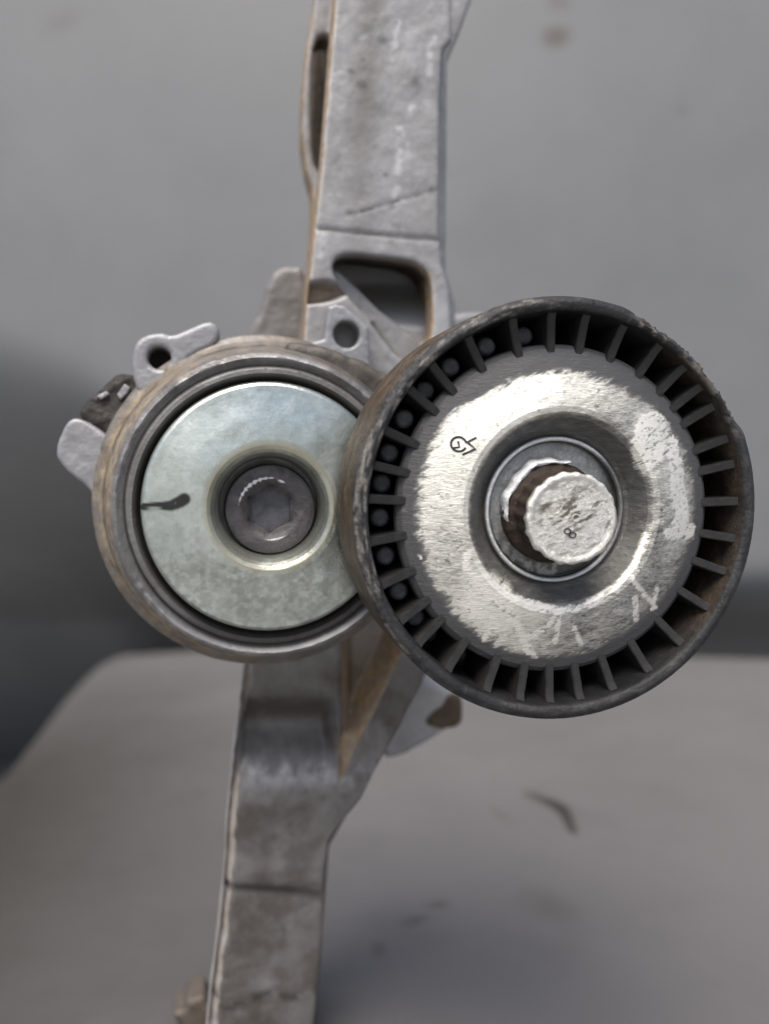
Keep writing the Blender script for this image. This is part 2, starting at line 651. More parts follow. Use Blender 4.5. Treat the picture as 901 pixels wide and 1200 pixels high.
def build_ledge():
    """padded ledge: a rounded slab whose top falls away gently to the left"""
    far = [ground_pt(112, 744), ground_pt(500, 752), ground_pt(901, 763), ground_pt(1250, 772)]
    outline = [(-0.235, 0.02), ground_pt(-70, 905), ground_pt(20, 822), ground_pt(70, 768)] + far + [(0.75, 0.02)]
    lp = np.array(smooth_loop(outline, 3))
    ctr = lp.mean(0)
    rows = []
    # rings from the rim inwards, radius of the rolled edge 20 mm
    ins = [(0.0, -0.12), (0.0, -0.05), (0.003, -0.034), (0.010, -0.019), (0.021, -0.008), (0.036, -0.0015), (0.048, 0.0)]
    seg = np.roll(lp, -1, 0) - np.roll(lp, 1, 0)
    nrm = np.stack([-seg[:, 1], seg[:, 0]], 1)
    nrm /= np.linalg.norm(nrm, axis=1)[:, None] + 1e-9
    if ((ctr - lp) * nrm).sum() < 0:
        nrm = -nrm
    for d, z in ins:
        p = lp + nrm * d
        rows.append(np.column_stack([p, np.full(len(p), z)]))
    inner = rows[-1][:, :2]
    for t in np.linspace(0, 1, 40)[1:-1]:
        p = inner + (ctr - inner) * t
        rows.append(np.column_stack([p, np.zeros(len(p))]))
    n = len(lp)
    V = np.concatenate(rows + [np.array([[ctr[0], ctr[1], 0.0]])])
    V[:, 2] -= 0.10 * np.maximum(0, -V[:, 0] + 0.0) ** 1.6
    fs = []
    for i in range(len(rows) - 1):
        for j in range(n):
            j2 = (j + 1) % n
            fs.append((i * n + j, i * n + j2, (i + 1) * n + j2, (i + 1) * n + j))
    last = (len(rows) - 1) * n
    for j in range(n):
        fs.append((last + j, last + (j + 1) % n, len(V) - 1))
    me = bpy.data.meshes.new('ledge')
    me.from_pydata(V.tolist(), [], fs)
    bm = bmesh.new()
    bm.from_mesh(me)
    bmesh.ops.recalc_face_normals(bm, faces=bm.faces)
    if sum(f.normal.z for f in bm.faces) < 0:
        bmesh.ops.reverse_faces(bm, faces=bm.faces)
    bm.to_mesh(me)
    bm.free()
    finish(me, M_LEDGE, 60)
    o = link('ledge', me, None)
    o['kind'] = 'structure'
    o['label'] = 'dusty grey ledge under the bracket, left side shaded in its colour'
    return o


def build_unseen_ground():  # unseen sheet, added so the metal has something bright to reflect
    n = 24
    xs = np.linspace(-20, 20, n)
    V = [(x, y - 12.0, -0.45 - 0.004) for x in xs for y in xs]
    f = [(i * n + j, (i + 1) * n + j, (i + 1) * n + j + 1, i * n + j + 1) for i in range(n - 1) for j in range(n - 1)]
    me = bpy.data.meshes.new('ground')
    me.from_pydata(V, [], f)
    finish(me, M_GROUND)
    o = link('ground', me, None)
    o['kind'] = 'structure'
    o['label'] = 'unseen pale concrete ground, added to reflect light into the metal'


build_wall()
build_ledge()
build_unseen_ground()


# ------------------------------------------------------------------ the assembly
KB = -60.0
ub, vb = P(305, 1232, KB)
root = bpy.data.objects.new('belt_tensioner_assembly', None)
S.collection.objects.link(root)
base_local = Vector((ub, -KB, vb)) * MM
root.location = O + R @ base_local
root.rotation_euler = R.to_euler('XYZ')
root.empty_display_size = 0.02
root['label'] = 'worn belt tensioner with black ribbed pulley bolted to a cast aluminium bracket'
root['category'] = 'belt tensioner'
OFF = -base_local
print('BASE', root.location)


def part(name, me, parent=None):
    return link(name, me, parent or root, OFF if parent is None else (0, 0, 0))


# ---------------- bracket: a casting made of plates at several depths, fused
def build_bracket():
    KF = -48.0
    # front plate with pocket and triangular pocket
    outline = [(394, -60), (528, -60), (530, 0), (530, 46), (519, 58), (516, 120), (515, 200), (515, 270), (519, 312), (527, 340),
               (529, 400), (531, 470), (520, 600), (515, 700), (496, 800), (470, 850), (436, 912), (424, 935), (402, 962), (386, 985),
               (380, 1020), (378, 1090), (372, 1160), (366, 1236), (240, 1236), (247, 1160), (256, 1090), (262, 1040), (266, 960), (272, 900),
               (279, 840), (287, 780), (300, 650), (340, 480), (354, 420), (357, 380), (362, 330), (366, 290), (370, 250), (376, 200),
               (380, 150), (384, 100), (389, 40), (393, -10)]
    pocket = [(391, 322), (390, 309), (396, 300), (408, 297), (440, 300), (470, 304), (486, 307), (500, 316), (506, 332), (507, 370),
              (505, 400), (497, 428), (470, 425), (430, 372), (404, 342)]
    front = prism('f', [PP(KF, outline), PP(KF, smooth_loop(pocket, 1))], -55, KF, 0.7)
    # core behind the front flange, its left side set back between y 40 and 200
    core = [(405, -60), (524, -60), (520, 50), (514, 200), (514, 300), (527, 345), (530, 470), (515, 700), (490, 800), (430, 915), (400, 962),
            (384, 985), (377, 1050), (366, 1236), (242, 1236), (264, 1040), (274, 900), (290, 780), (355, 420), (366, 300), (371, 225), (388, 205), (396, 120),
            (400, 60), (392, 36), (398, 0)]
    pocket2 = [(388, 322), (388, 304), (400, 294), (440, 297), (490, 304), (508, 325), (509, 370), (507, 405), (497, 432), (470, 428), (425, 372), (400, 345)]
    core_m = prism('c', [PP(-55, core), PP(-55, smooth_loop(pocket2, 1))], -70, -54, 0.5)
    # back flange, wider than the front one
    backf = [(372, -60), (560, -60), (548, 8), (532, 52), (520, 80), (518, 320), (530, 360), (530, 500), (510, 760), (430, 905), (384, 985), (366, 1236),
             (244, 1236), (276, 900), (300, 640), (352, 420), (366, 270), (364, 225), (357, 205), (352, 160), (354, 100), (360, 50), (368, 0)]
    pocket3 = [(396, 330), (400, 318), (470, 322), (488, 332), (492, 400), (470, 420), (430, 384)]
    cavity = [(367, 48), (384, 42), (392, 60), (391, 120), (386, 205), (369, 204), (364, 165), (364, 100)]
    back = prism('b', [PP(-70, backf), smooth_loop(PP(-68, cavity), 1), smooth_loop(PP(-62, pocket2), 1)], -75, -66.5, 0.7)
    cfloor = prism('cf', [PP(-80, [(364, 20), (405, 20), (405, 225), (360, 225)])], -83, -79, 0.4)
    cwall = prism('cw', [PP(-78, [(376, 20), (405, 20), (405, 225), (372, 225), (386, 120)])], -82, -68, 0.4)
    # floor of the upper pocket, sloping web below the diagonal rib
    floor = prism('fl', [PP(-66, [(380, 280), (520, 280), (520, 445), (380, 445)])], -80, -74, 0.5)
    web = prism('w', [PP(-58, [(386, 318), (396, 322), (440, 366), (500, 412), (500, 440), (470, 436), (432, 385), (380, 332)])], -70, -53.5, 0.8)
    rib = prism('r', [PP(-50, [(370, 322), (390, 326), (415, 352), (440, 374), (436, 382), (408, 358), (386, 337), (366, 332)])], -62, -51.5, 0.6)
    me = join('mounting_bracket', [front, core_m, back, cfloor, cwall, floor, web, rib])
    me = remesh(me, 0.42, 3)
    c, n = coords(me), normals(me)
    px, py = to_px(c)
    kk = -c[:, 1] / MM
    # relief of the front face: concave hollow below the tensioner, steps and seams
    frontness = sstep(0.3, 0.8, -n[:, 1]) * sstep(-53.5, -50, kk)
    dk = np.zeros(len(c))
    lower = sstep(770, 800, py)
    tl = px - (395 + 4 * sstep(800, 930, py))
    tr = ((482 - (py - 745) * 0.47) - px) * 0.905
    tw_l, tw_r = sstep(0, 24, tl), sstep(0, 24, tr)
    tin = np.minimum(tw_l, tw_r) * sstep(690, 720, py) * sstep(872, 842, py)
    band = sstep(0, 3, tr) * sstep(27, 20, tr) * sstep(-4, 4, tl) * sstep(740, 755, py) * sstep(940, 905, py)
    dk -= 1.2 * band * sstep(840, 870, py)
    dk -= 7.0 * tin
    dk -= 8.0 * np.exp(-((py - 858) / 36.0) ** 2) * sstep(398, 380, px) * lower
    dk -= 0.6 * np.exp(-((py - 1045 - (px - 320) * 0.08) / 5.0) ** 2) * sstep(1000, 1020, py)
    dk += 0.5 * sstep(1045, 1030, py) * sstep(900, 925, py)
    dk -= 0.18 * np.exp(-((py - 268 - (px - 370) * 0.10) / 2.6) ** 2) * sstep(300, 290, py)
    dk += 0.15 * sstep(266, 262, py - (px - 370) * 0.10)
    line2 = 252 - (px - 410) * 0.29
    dk -= 0.12 * np.exp(-((py - line2) / 2.2) ** 2) * sstep(395, 410, px) * sstep(240, 300, py + 60)
    # notch running to the left edge beside the pocket
    notch = blob(px, py, 366, 343, 36, 11, -4, 0.35)
    dk -= 4.5 * notch
    # broken-off chamfer along the left edge of the lower arm
    xl = np.interp(py, [770, 780, 840, 900, 960, 1040, 1090, 1160, 1236], [288, 287, 279, 272, 266, 262, 256, 247, 240])
    cham = np.clip(1 - (px - xl - (fbm(c / MM * 0.4, 3, 51) - .5) * 6) / 13.0, 0, 1) * sstep(765, 790, py)
    dk -= 3.0 * cham
    c2 = c.copy()
    c2[:, 1] -= dk * frontness * MM
    pf0 = sstep(-71.0, -73.0, kk) * sstep(-79, -77, kk) * blob(px, py, 445, 372, 78, 84, 0, 0.2) * sstep(0.2, 0.6, -n[:, 1])
    c2[:, 1] -= pf0 * 17.0 * sstep(330, 400, py) * MM
    nz = (fbm(c / MM * 0.2, 4, 1) - .5) * 0.4 + (fbm(c / MM * 1.0, 3, 2) - .5) * 0.1
    c2 += n * nz[:, None] * MM
    me.vertices.foreach_set('co', c2.astype(np.float32).ravel())
    me.update()
    # colour masks
    side = sstep(0.25, 0.7, -n[:, 0])
    sideR = sstep(0.4, 0.8, n[:, 0])
    noi = fbm(c / MM * 0.22, 4, 5)
    tan = side * sstep(0.25, 0.5, noi + 0.1)
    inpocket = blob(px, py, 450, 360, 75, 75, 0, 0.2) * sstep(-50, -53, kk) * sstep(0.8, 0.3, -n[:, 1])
    tan = np.maximum(tan, inpocket * 0.95)
    tri_in = sstep(925, 890, py) * sstep(0.02, 0.2, tin) * sstep(735, 750, py) * sstep(-62, -58, kk)
    twall = np.maximum(4 * tw_l * (1 - tw_l) * 1.0, 4 * tw_r * (1 - tw_r)) * tri_in
    tan = np.maximum(tan, tri_in * 0.35)
    tan = np.maximum(tan, np.clip(twall * 1.3, 0, 1))
    tan = np.maximum(tan, 0.95 * band * sstep(-62, -58, kk))
    tan = np.maximum(tan, 0.5 * sideR * sstep(700, 800, py))
    grime_shade = 1.0 * sstep(740, 800, py) * (0.72 + 0.3 * sstep(0.4, 0.6, fbm(c / MM * 0.12, 3, 8)))  # lower arm: oily dirt, deepened in colour for the weaker light there
    grime_shade *= 1 - 0.8 * np.exp(-((py - 908) / 20.0) ** 2) * sstep(0.3, 0.6, fbm(c / MM * 0.5, 4, 61))
    film_shade = np.exp(-((py - 840) / 36.0) ** 2) * sstep(402, 385, px) * frontness * sstep(770, 790, py)  # brown oil film, doubling as painted shade below the tensioner
    grime_shade = np.maximum(grime_shade, 1.15 * film_shade)
    grime_shade = np.maximum(grime_shade, 0.9 * inpocket * sstep(0.0, 0.5, -n[:, 2]))
    grime_shade = np.maximum(grime_shade, 0.55 * blob(px, py, 430, 60, 14, 190, 3, 0.9))
    lows = side * sstep(770, 790, py) * sstep(330, 310, px)
    tan = np.where(cham > 0.1, 0.55 * tan, tan) * (1 - 0.45 * lows)
    grime_shade = grime_shade * (1 - 0.9 * lows)
    tan = np.maximum(tan, 0.5 * sstep(0.1, 0.3, cham) * sstep(-58, -52, kk))
    grime_shade = grime_shade * (1 - 0.9 * sstep(0.1, 0.3, cham))
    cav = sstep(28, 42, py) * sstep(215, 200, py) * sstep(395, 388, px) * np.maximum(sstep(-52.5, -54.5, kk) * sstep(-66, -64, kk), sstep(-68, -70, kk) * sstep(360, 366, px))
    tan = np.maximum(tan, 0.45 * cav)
    grime_shade = np.maximum(grime_shade, 1.0 * cav)
    pfl = sstep(-71.2, -72.8, kk) * blob(px, py, 445, 372, 75, 80, 0, 0.2)
    tan = np.maximum(tan, 0.8 * sstep(0.3, 0.8, notch) * sstep(-60, -56, kk))
    ptop = inpocket * sstep(0.1, 0.5, -n[:, 2])
    tan = tan * (1 - pfl)
    grime_shade = grime_shade * (1 - pfl) * (1 - 0.75 * sstep(0.3, 0.8, np.maximum(twall, band)))
    crack_shade = 0.75 * np.exp(-((py - 268 - (px - 370) * 0.10) / 1.6) ** 2) * frontness * sstep(0.35, 0.55, fbm(c / MM * 0.6, 3, 9)) * sstep(515, 470, px)
    crack_shade = np.maximum(crack_shade, 0.8 * np.exp(-((py - line2) / 1.8) ** 2) * frontness * sstep(0.45, 0.6, fbm(c / MM * 0.5, 3, 19)) * sstep(395, 405, px) * sstep(230, 222, 455 - py))
    crack_shade = np.maximum(crack_shade, 0.7 * np.exp(-((py - 1047 - (px - 320) * 0.08) / 4.5) ** 2) * frontness)
    crack_shade = np.maximum(crack_shade, 0.75 * np.exp(-((py - 1172 - 6 * np.sin((px - 250) / 14.0) + 14 * sstep(320, 370, px)) / 6.0) ** 2) * frontness * sstep(0.35, 0.55, fbm(c / MM * 0.5, 3, 22)))
    crack_shade = np.maximum(crack_shade, 0.9 * ptop)  # shade under the pocket's top wall, painted in
    crack_shade = np.maximum(crack_shade, 0.6 * cav)
    for (sx, sy, rr) in [(448, 47, 6), (412, 84, 4), (424, 100, 6), (487, 98, 6), (410, 250, 5), (452, 205, 3), (458, 240, 4), (506, 223, 4), (425, 70, 3)]:
        crack_shade = np.maximum(crack_shade, 0.5 * blob(px, py, sx, sy, rr, rr * 0.8, 20, 0.8) * frontness)
    bright = pfl * 0.9  # pocket floor painted brighter, standing in for light inside it
    for pts, w in [([(468, 25), (462, 45), (460, 70)], 2.2), ([(466, 150), (472, 172), (466, 190), (464, 230)], 2.4), ([(513, 40), (506, 60), (503, 85)], 2.0),
                   ([(417, 50), (450, 34)], 1.8), ([(480, 130), (500, 118)], 2.0), ([(376, 280), (372, 300)], 3.0), ([(470, 172), (470, 178)], 3.5)]:
        bright = np.maximum(bright, 0.5 * stroke(px + (noi - .5) * 14, py + (fbm(c / MM * 0.5, 3, 33) - .5) * 14, pts, w * 1.6, 0.95) * frontness * sstep(0.36, 0.56, fbm(c / MM * 0.9, 3, 35)))
    bright = np.maximum(bright, 0.9 * sstep(0.1, 0.3, cham))
    bright = np.maximum(bright, 0.6 * tri_in * 4 * tw_l * (1 - tw_l) * sstep(870, 840, py))
    scf = np.exp(-((py - 903) / 13.0) ** 2) * sstep(395, 380, px) * frontness * sstep(0.38, 0.58, fbm(c / MM * 0.7, 4, 62))
    bright = np.maximum(bright, 0.45 * scf)
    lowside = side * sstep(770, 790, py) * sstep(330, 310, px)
    bright = np.maximum(bright, 0.95 * lowside)  # lower left side lightened in colour to look lit
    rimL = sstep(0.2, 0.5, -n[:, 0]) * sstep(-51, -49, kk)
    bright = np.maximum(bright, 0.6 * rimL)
    bright = np.maximum(bright, 0.35 * sstep(345, 365, py) * sstep(430, 410, py) * sstep(505, 512, px) * frontness)
    for nme, v in (('tan', tan), ('grime_shade', grime_shade), ('crack_shade', crack_shade), ('bright', bright)):
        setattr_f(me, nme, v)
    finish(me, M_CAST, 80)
    return part('mounting_bracket', me)


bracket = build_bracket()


def cast_piece(name, pts, k0, k1, bev, parent, mat=None, tanv=0.0, grimev=0.0, brightv=0.0, vox=0.5, sm=1):
    me = prism(name, [smooth_loop(PP((k0 + k1) / 2 if k1 - k0 > 12 else k1, pts), sm)], k0, k1, bev)
    me = remesh(me, vox, 2)
    displace(me, 0.25, 0.5, 4)
    n = len(me.vertices)
    for nme, v in (('tan', tanv), ('grime_shade', grimev), ('crack_shade', 0), ('bright', brightv)):
        setattr_f(me, nme, np.full(n, v))
    finish(me, mat or M_CAST, 80)
    return part(name, me, parent)


# pieces of the casting seen out of focus behind the pulleys
cast_piece('rear_arm', [(284, 420), (291, 385), (304, 368), (316, 322), (330, 312), (362, 312), (362, 430)], -84, -74, 1.2, bracket, grimev=0.55)
cast_piece('rear_boss', [(440, 800), (500, 795), (541, 818), (541, 848), (520, 858), (498, 872), (470, 888), (446, 890)], -86, -76, 1.5, bracket, brightv=0.25)
cast_piece('rear_rib', [(520, 372), (536, 366), (560, 364), (590, 372), (590, 440), (520, 440)], -86, -76, 1.5, bracket, brightv=0.2)
cast_piece('sludge_patch', [(498, 846), (508, 834), (520, 828), (526, 814), (540, 814), (543, 832), (541, 852), (522, 856), (504, 852)], -77.2, -75.2, 0.9, bracket, M_BROWN, vox=0.25, sm=1)
cast_piece('rear_stud', [(219, 1172), (246, 1168), (250, 1240), (214, 1240), (212, 1198), (203, 1194), (204, 1188), (217, 1186)], -78, -68, 1.0, bracket, tanv=0.1, grimev=1.2)

# ---------------- tensioner housing
TU, TV = P(317, 595, -22)


def tens_disp(RR, KK, PH):
    p = np.stack([RR.ravel() * np.cos(PH.ravel()) * 0.35, RR.ravel() * np.sin(PH.ravel()) * 0.35, KK.ravel() * 0.35], 1)
    n1 = (fbm(p, 4, 3) - 0.5).reshape(RR.shape)
    n2 = (fbm(p * 4, 3, 5) - 0.5).reshape(RR.shape)
    w = sstep(23.0, 27, RR)
    return RR + (n1 * 0.3 + n2 * 0.07) * w, KK + (n1 * 0.25 + n2 * 0.07) * w + n2 * 0.04


def build_housing():
    prof = [(20.5, -27.0), (22.7, -26.4), (23.4, -25.2), (24.1, -24.1), (25.0, -24.2), (25.5, -25.2), (26.0, -25.0), (26.9, -24.4), (27.8, -24.9), (28.4, -26.4),
            (29.2, -29.5), (29.8, -34), (30.6, -37.5), (31.6, -39.0), (32.9, -40.0), (33.2, -41.5), (32.8, -43.0), (30.0, -47.0), (20.5, -47.0), (20.5, -27.0)]
    me = lathe('tensioner_housing', prof, TU, TV, 360, 0.35, tens_disp, True)
    c, n = coords(me), normals(me)
    x, z = c[:, 0] / MM - TU, c[:, 2] / MM - TV
    r, ph, kk = np.hypot(x, z), np.arctan2(z, x), -c[:, 1] / MM
    deg = np.degrees(ph) % 360
    noi = fbm(c / MM * 0.18, 4, 6)
    fin = fbm(c / MM * 0.8, 4, 9)
    # tan dust on the shoulder, strongest at the left and lower left
    leftw = 0.42 + 0.62 * sstep(100, 150, deg) * sstep(290, 235, deg)
    tan = sstep(27.4, 28.4, r + (noi - .5) * 3) * sstep(-40.5, -38, kk) * leftw * sstep(0.2, 0.45, noi + 0.12)
    tan = np.maximum(tan, 0.5 * sstep(30.5, 31.5, r) * (0.4 + 0.6 * sstep(0.4, 0.6, noi)))
    grime_shade = np.maximum(sstep(24.1, 23.3, r), 0.85 * np.exp(-((r - 25.5) / 0.28) ** 2) * sstep(-30, -26, kk))
    grime_shade = np.maximum(grime_shade, 0.4 * sstep(0.56, 0.72, fin) * sstep(26, 28, r))
    grime_shade = np.maximum(grime_shade, 0.75 * np.exp(-((r - 30.4) / 0.45) ** 2) * sstep(0.3, 0.5, noi))
    upr = sstep(25, 45, deg) * sstep(100, 60, deg)
    grime_shade = np.maximum(grime_shade, 0.6 * upr * sstep(27.3, 28.5, r))
    lowd = sstep(215, 250, deg) * sstep(350, 300, deg)
    grime_shade = np.maximum(grime_shade, 0.7 * lowd * sstep(26.4, 25.6, r))
    bright = 0.55 * np.exp(-((r - 26.9) / 0.45) ** 2) * (sstep(0.56, 0.64, fbm(c / MM * 0.3, 3, 31)) + sstep(62, 75, deg) * sstep(98, 88, deg)).clip(0, 1)
    bright = np.maximum(bright, 0.45 * np.exp(-((r - 26.7) / 0.5) ** 2) * lowd)  # highlight along the lower lip, painted in
    bright = np.maximum(bright, 0.5 * sstep(0.66, 0.72, fin) * sstep(26, 27, r))
    bright = np.maximum(bright, 0.85 * blob(deg, r * 4, 47, 28.6 * 4, 2.2, 2.2, 0, 0.5))
    for nme, v in (('tan', tan), ('grime_shade', grime_shade), ('bright', bright)):
        setattr_f(me, nme, v)
    finish(me, M_HOUS, 60)
    return part('tensioner_housing', me)


housing = build_housing()


def housing_piece(name, loops, k0, k1, bev, mat, tanv=0, grimev=0, brightv=0, vox=0.26, amp=0.12, parent=None, nsc=0.6):
    me = prism(name, loops, k0, k1, bev)
    me = remesh(me, vox, 1)
    displace(me, amp, nsc, 6)
    c = coords(me)
    noi = fbm(c / MM * 0.4, 4, 12)
    for nme, v in (('tan', tanv), ('grime_shade', grimev), ('bright', brightv)):
        setattr_f(me, nme, np.clip(v * (0.3 + 1.4 * sstep(0.35, 0.65, noi)), 0, 1))
    finish(me, mat, 80)
    return part(name, me, parent or housing)


# arm that carries the pulley, mostly hidden behind it
arm_pts = [(322, 404), (360, 404), (398, 414), (436, 432), (462, 448), (560, 520), (655, 580), (660, 640), (560, 690), (440, 700), (320, 690)]
arm_me = prism('pulley_arm', [smooth_loop(PP(-34, arm_pts), 2)], -40, -30, 1.5)
arm_me = remesh(arm_me, 0.5, 2)
displace(arm_me, 0.3, 0.4, 8)
na = len(arm_me.vertices)
for nme, v in (('tan', 0.45), ('grime_shade', 0.72), ('bright', 0.0)):
    setattr_f(arm_me, nme, np.full(na, v))
finish(arm_me, M_HOUS, 80)
part('pulley_arm', arm_me)

# hub between the arm and the pulley
hub_me = lathe('pivot_hub', [(0.1, -19), (11, -19), (11.5, -19.5), (11.5, -31), (0.1, -31)], 0, 0, 64)
finish(hub_me, M_DARK, 40)
setattr_f(hub_me, 'grime_shade', np.full(len(hub_me.vertices), 0.4))
part('pivot_hub', hub_me)

# ear with a bolt hole, upper right
ear = PP(-43, [(379, 398), (384, 360), (393, 357), (404, 360), (431, 384), (434, 436), (428, 470), (360, 470), (346, 405), (372, 400)])
hole = circle(*P(405.5, 393, -43), 14.5 / 5.45, 36)
housing_piece('mounting_ear', [ear, hole], -50, -42, 0.6, M_LUG, grimev=0.2)
# left lug, broad and flat
lug = PP(-41, [(84, 490), (96, 491), (112, 500), (128, 512), (150, 520), (150, 600), (116, 592), (104, 570), (84, 556), (70, 541), (66, 528), (74, 505)])
housing_piece('side_lug', [smooth_loop(lug, 1)], -49, -40, 0.7, M_LUG)
# upper lug with a hole and a finger lying on the housing
lug2 = PP(-40, [(154, 424), (158, 404), (168, 394), (186, 390), (203, 394), (222, 386), (240, 378), (252, 378), (259, 390), (253, 405), (232, 414), (218, 424),
                (218, 450), (170, 468), (158, 452)])
hole2 = circle(*P(187, 420, -40), 12.0 / 5.55, 32)
housing_piece('upper_lug', [smooth_loop(lug2, 1), hole2], -48, -39, 0.9, M_LUG, brightv=0.0)
# dark spring end between the lugs
spring = PP(-42, [(88, 489), (104, 470), (118, 452), (136, 438), (160, 438), (176, 446), (176, 480), (150, 520), (128, 514), (110, 499)])
housing_piece('spring_end', [smooth_loop(spring, 1)], -50, -43, 1.0, M_DARK, grimev=0.3, amp=1.1, nsc=0.28)
for pts in ([(136, 462), (146, 450), (153, 454), (150, 461), (141, 469)], [(113, 464), (124, 458), (128, 462), (118, 469)]):
    housing_piece('scraped_spot', [PP(-42.2, pts)], -45.0, -42.3, 0.3, M_LUG, vox=0.16, amp=0.25)
# dark discs added as the shade inside the two lug bores
for (bx_, by_, kz, rad) in ((405.5, 393, -48.5, 3.4), (187, 420, -46.5, 3.0)):
    bu_, bv_ = P(bx_, by_, kz)
    bme = lathe('bore_shade', [(rad, kz - 1.0), (rad, kz), (0.1, kz - 0.3)], bu_, bv_, 28)
    setattr_f(bme, 'grime_shade', np.full(len(bme.vertices), 0.5))
    finish(bme, M_DARK, 40)
    part('bore_shade', bme, housing)


# ---------------- cover disc of the tensioner
def build_cover():
    prof = [(22.55, -25.6), (22.55, -23.4), (22.3, -22.7), (21.8, -22.3), (20.5, -22.15), (16, -21.45), (12.2, -21.0), (11.2, -21.0), (10.5, -21.3), (9.9, -22.1), (9.3, -23.4),
            (8.95, -25.4), (8.85, -28), (6.0, -29)]

    def dsp(RR, KK, PH):
        p = np.stack([RR.ravel() * np.cos(PH.ravel()) * 0.12, RR.ravel() * np.sin(PH.ravel()) * 0.12, 0 * RR.ravel()], 1)
        return RR, KK + (fbm(p, 3, 14) - .5).reshape(RR.shape) * 0.5 * sstep(10, 12, RR)
    me = lathe('cover_disc', prof, TU, TV, 420, 0.16, dsp)
    c = coords(me)
    px, py = to_px(c)
    r = np.hypot(c[:, 0] / MM - TU, c[:, 2] / MM - TV)
    noi = fbm(c / MM * 0.25, 4, 3)
    fin = fbm(c / MM * 1.1, 4, 4)
    ink = stroke(px, py, [(169, 594), (185, 593), (200, 592.5), (211, 588), (216, 585)], 5.0 + 2.6 * sstep(185, 214, px), 0.25)
    ink = ink * (1 - 0.6 * blob(px, py, 181, 596, 8, 2.0, 0, 0.5)) * sstep(0.16, 0.24, fin)
    gold = 0.6 * np.exp(-((r - 11.2) / 0.6) ** 2)
    grime_shade = 0.98 * sstep(11.2, 10.1, r) + 0.62 * sstep(620, 690, py + (noi - .5) * 90) * sstep(0.35, 0.55, fin) + 0.25 * sstep(0.5, 0.65, fin)
    grime_shade = np.maximum(grime_shade, 0.9 * sstep(21.9, 22.4, r))
    grime_shade *= 1 - 0.9 * blob(px, py, 312, 659, 9, 3.5, -15, 0.4)
    for sx, sy, rr in [(250, 645, 3), (248, 722, 2), (232, 690, 3), (262, 664, 4), (300, 690, 5), (340, 700, 4), (215, 668, 3)]:
        grime_shade = np.maximum(grime_shade, 0.8 * blob(px, py, sx, sy, rr, rr * .8, 30, 0.8))
    polish = np.clip(blob(px, py, 330, 480, 70, 45, 10, 0.8) + blob(px, py, 385, 640, 40, 70, 10, 0.8) + stroke(px, py, [(238, 560), (258, 525), (300, 505)], 12, 0.9), 0, 1)
    for nme, v in (('ink', ink), ('gold', gold), ('grime_shade', np.clip(grime_shade, 0, 1)), ('polish', polish)):
        setattr_f(me, nme, v)
    finish(me, M_ZINC, 60)
    return part('cover_disc', me)


build_cover()


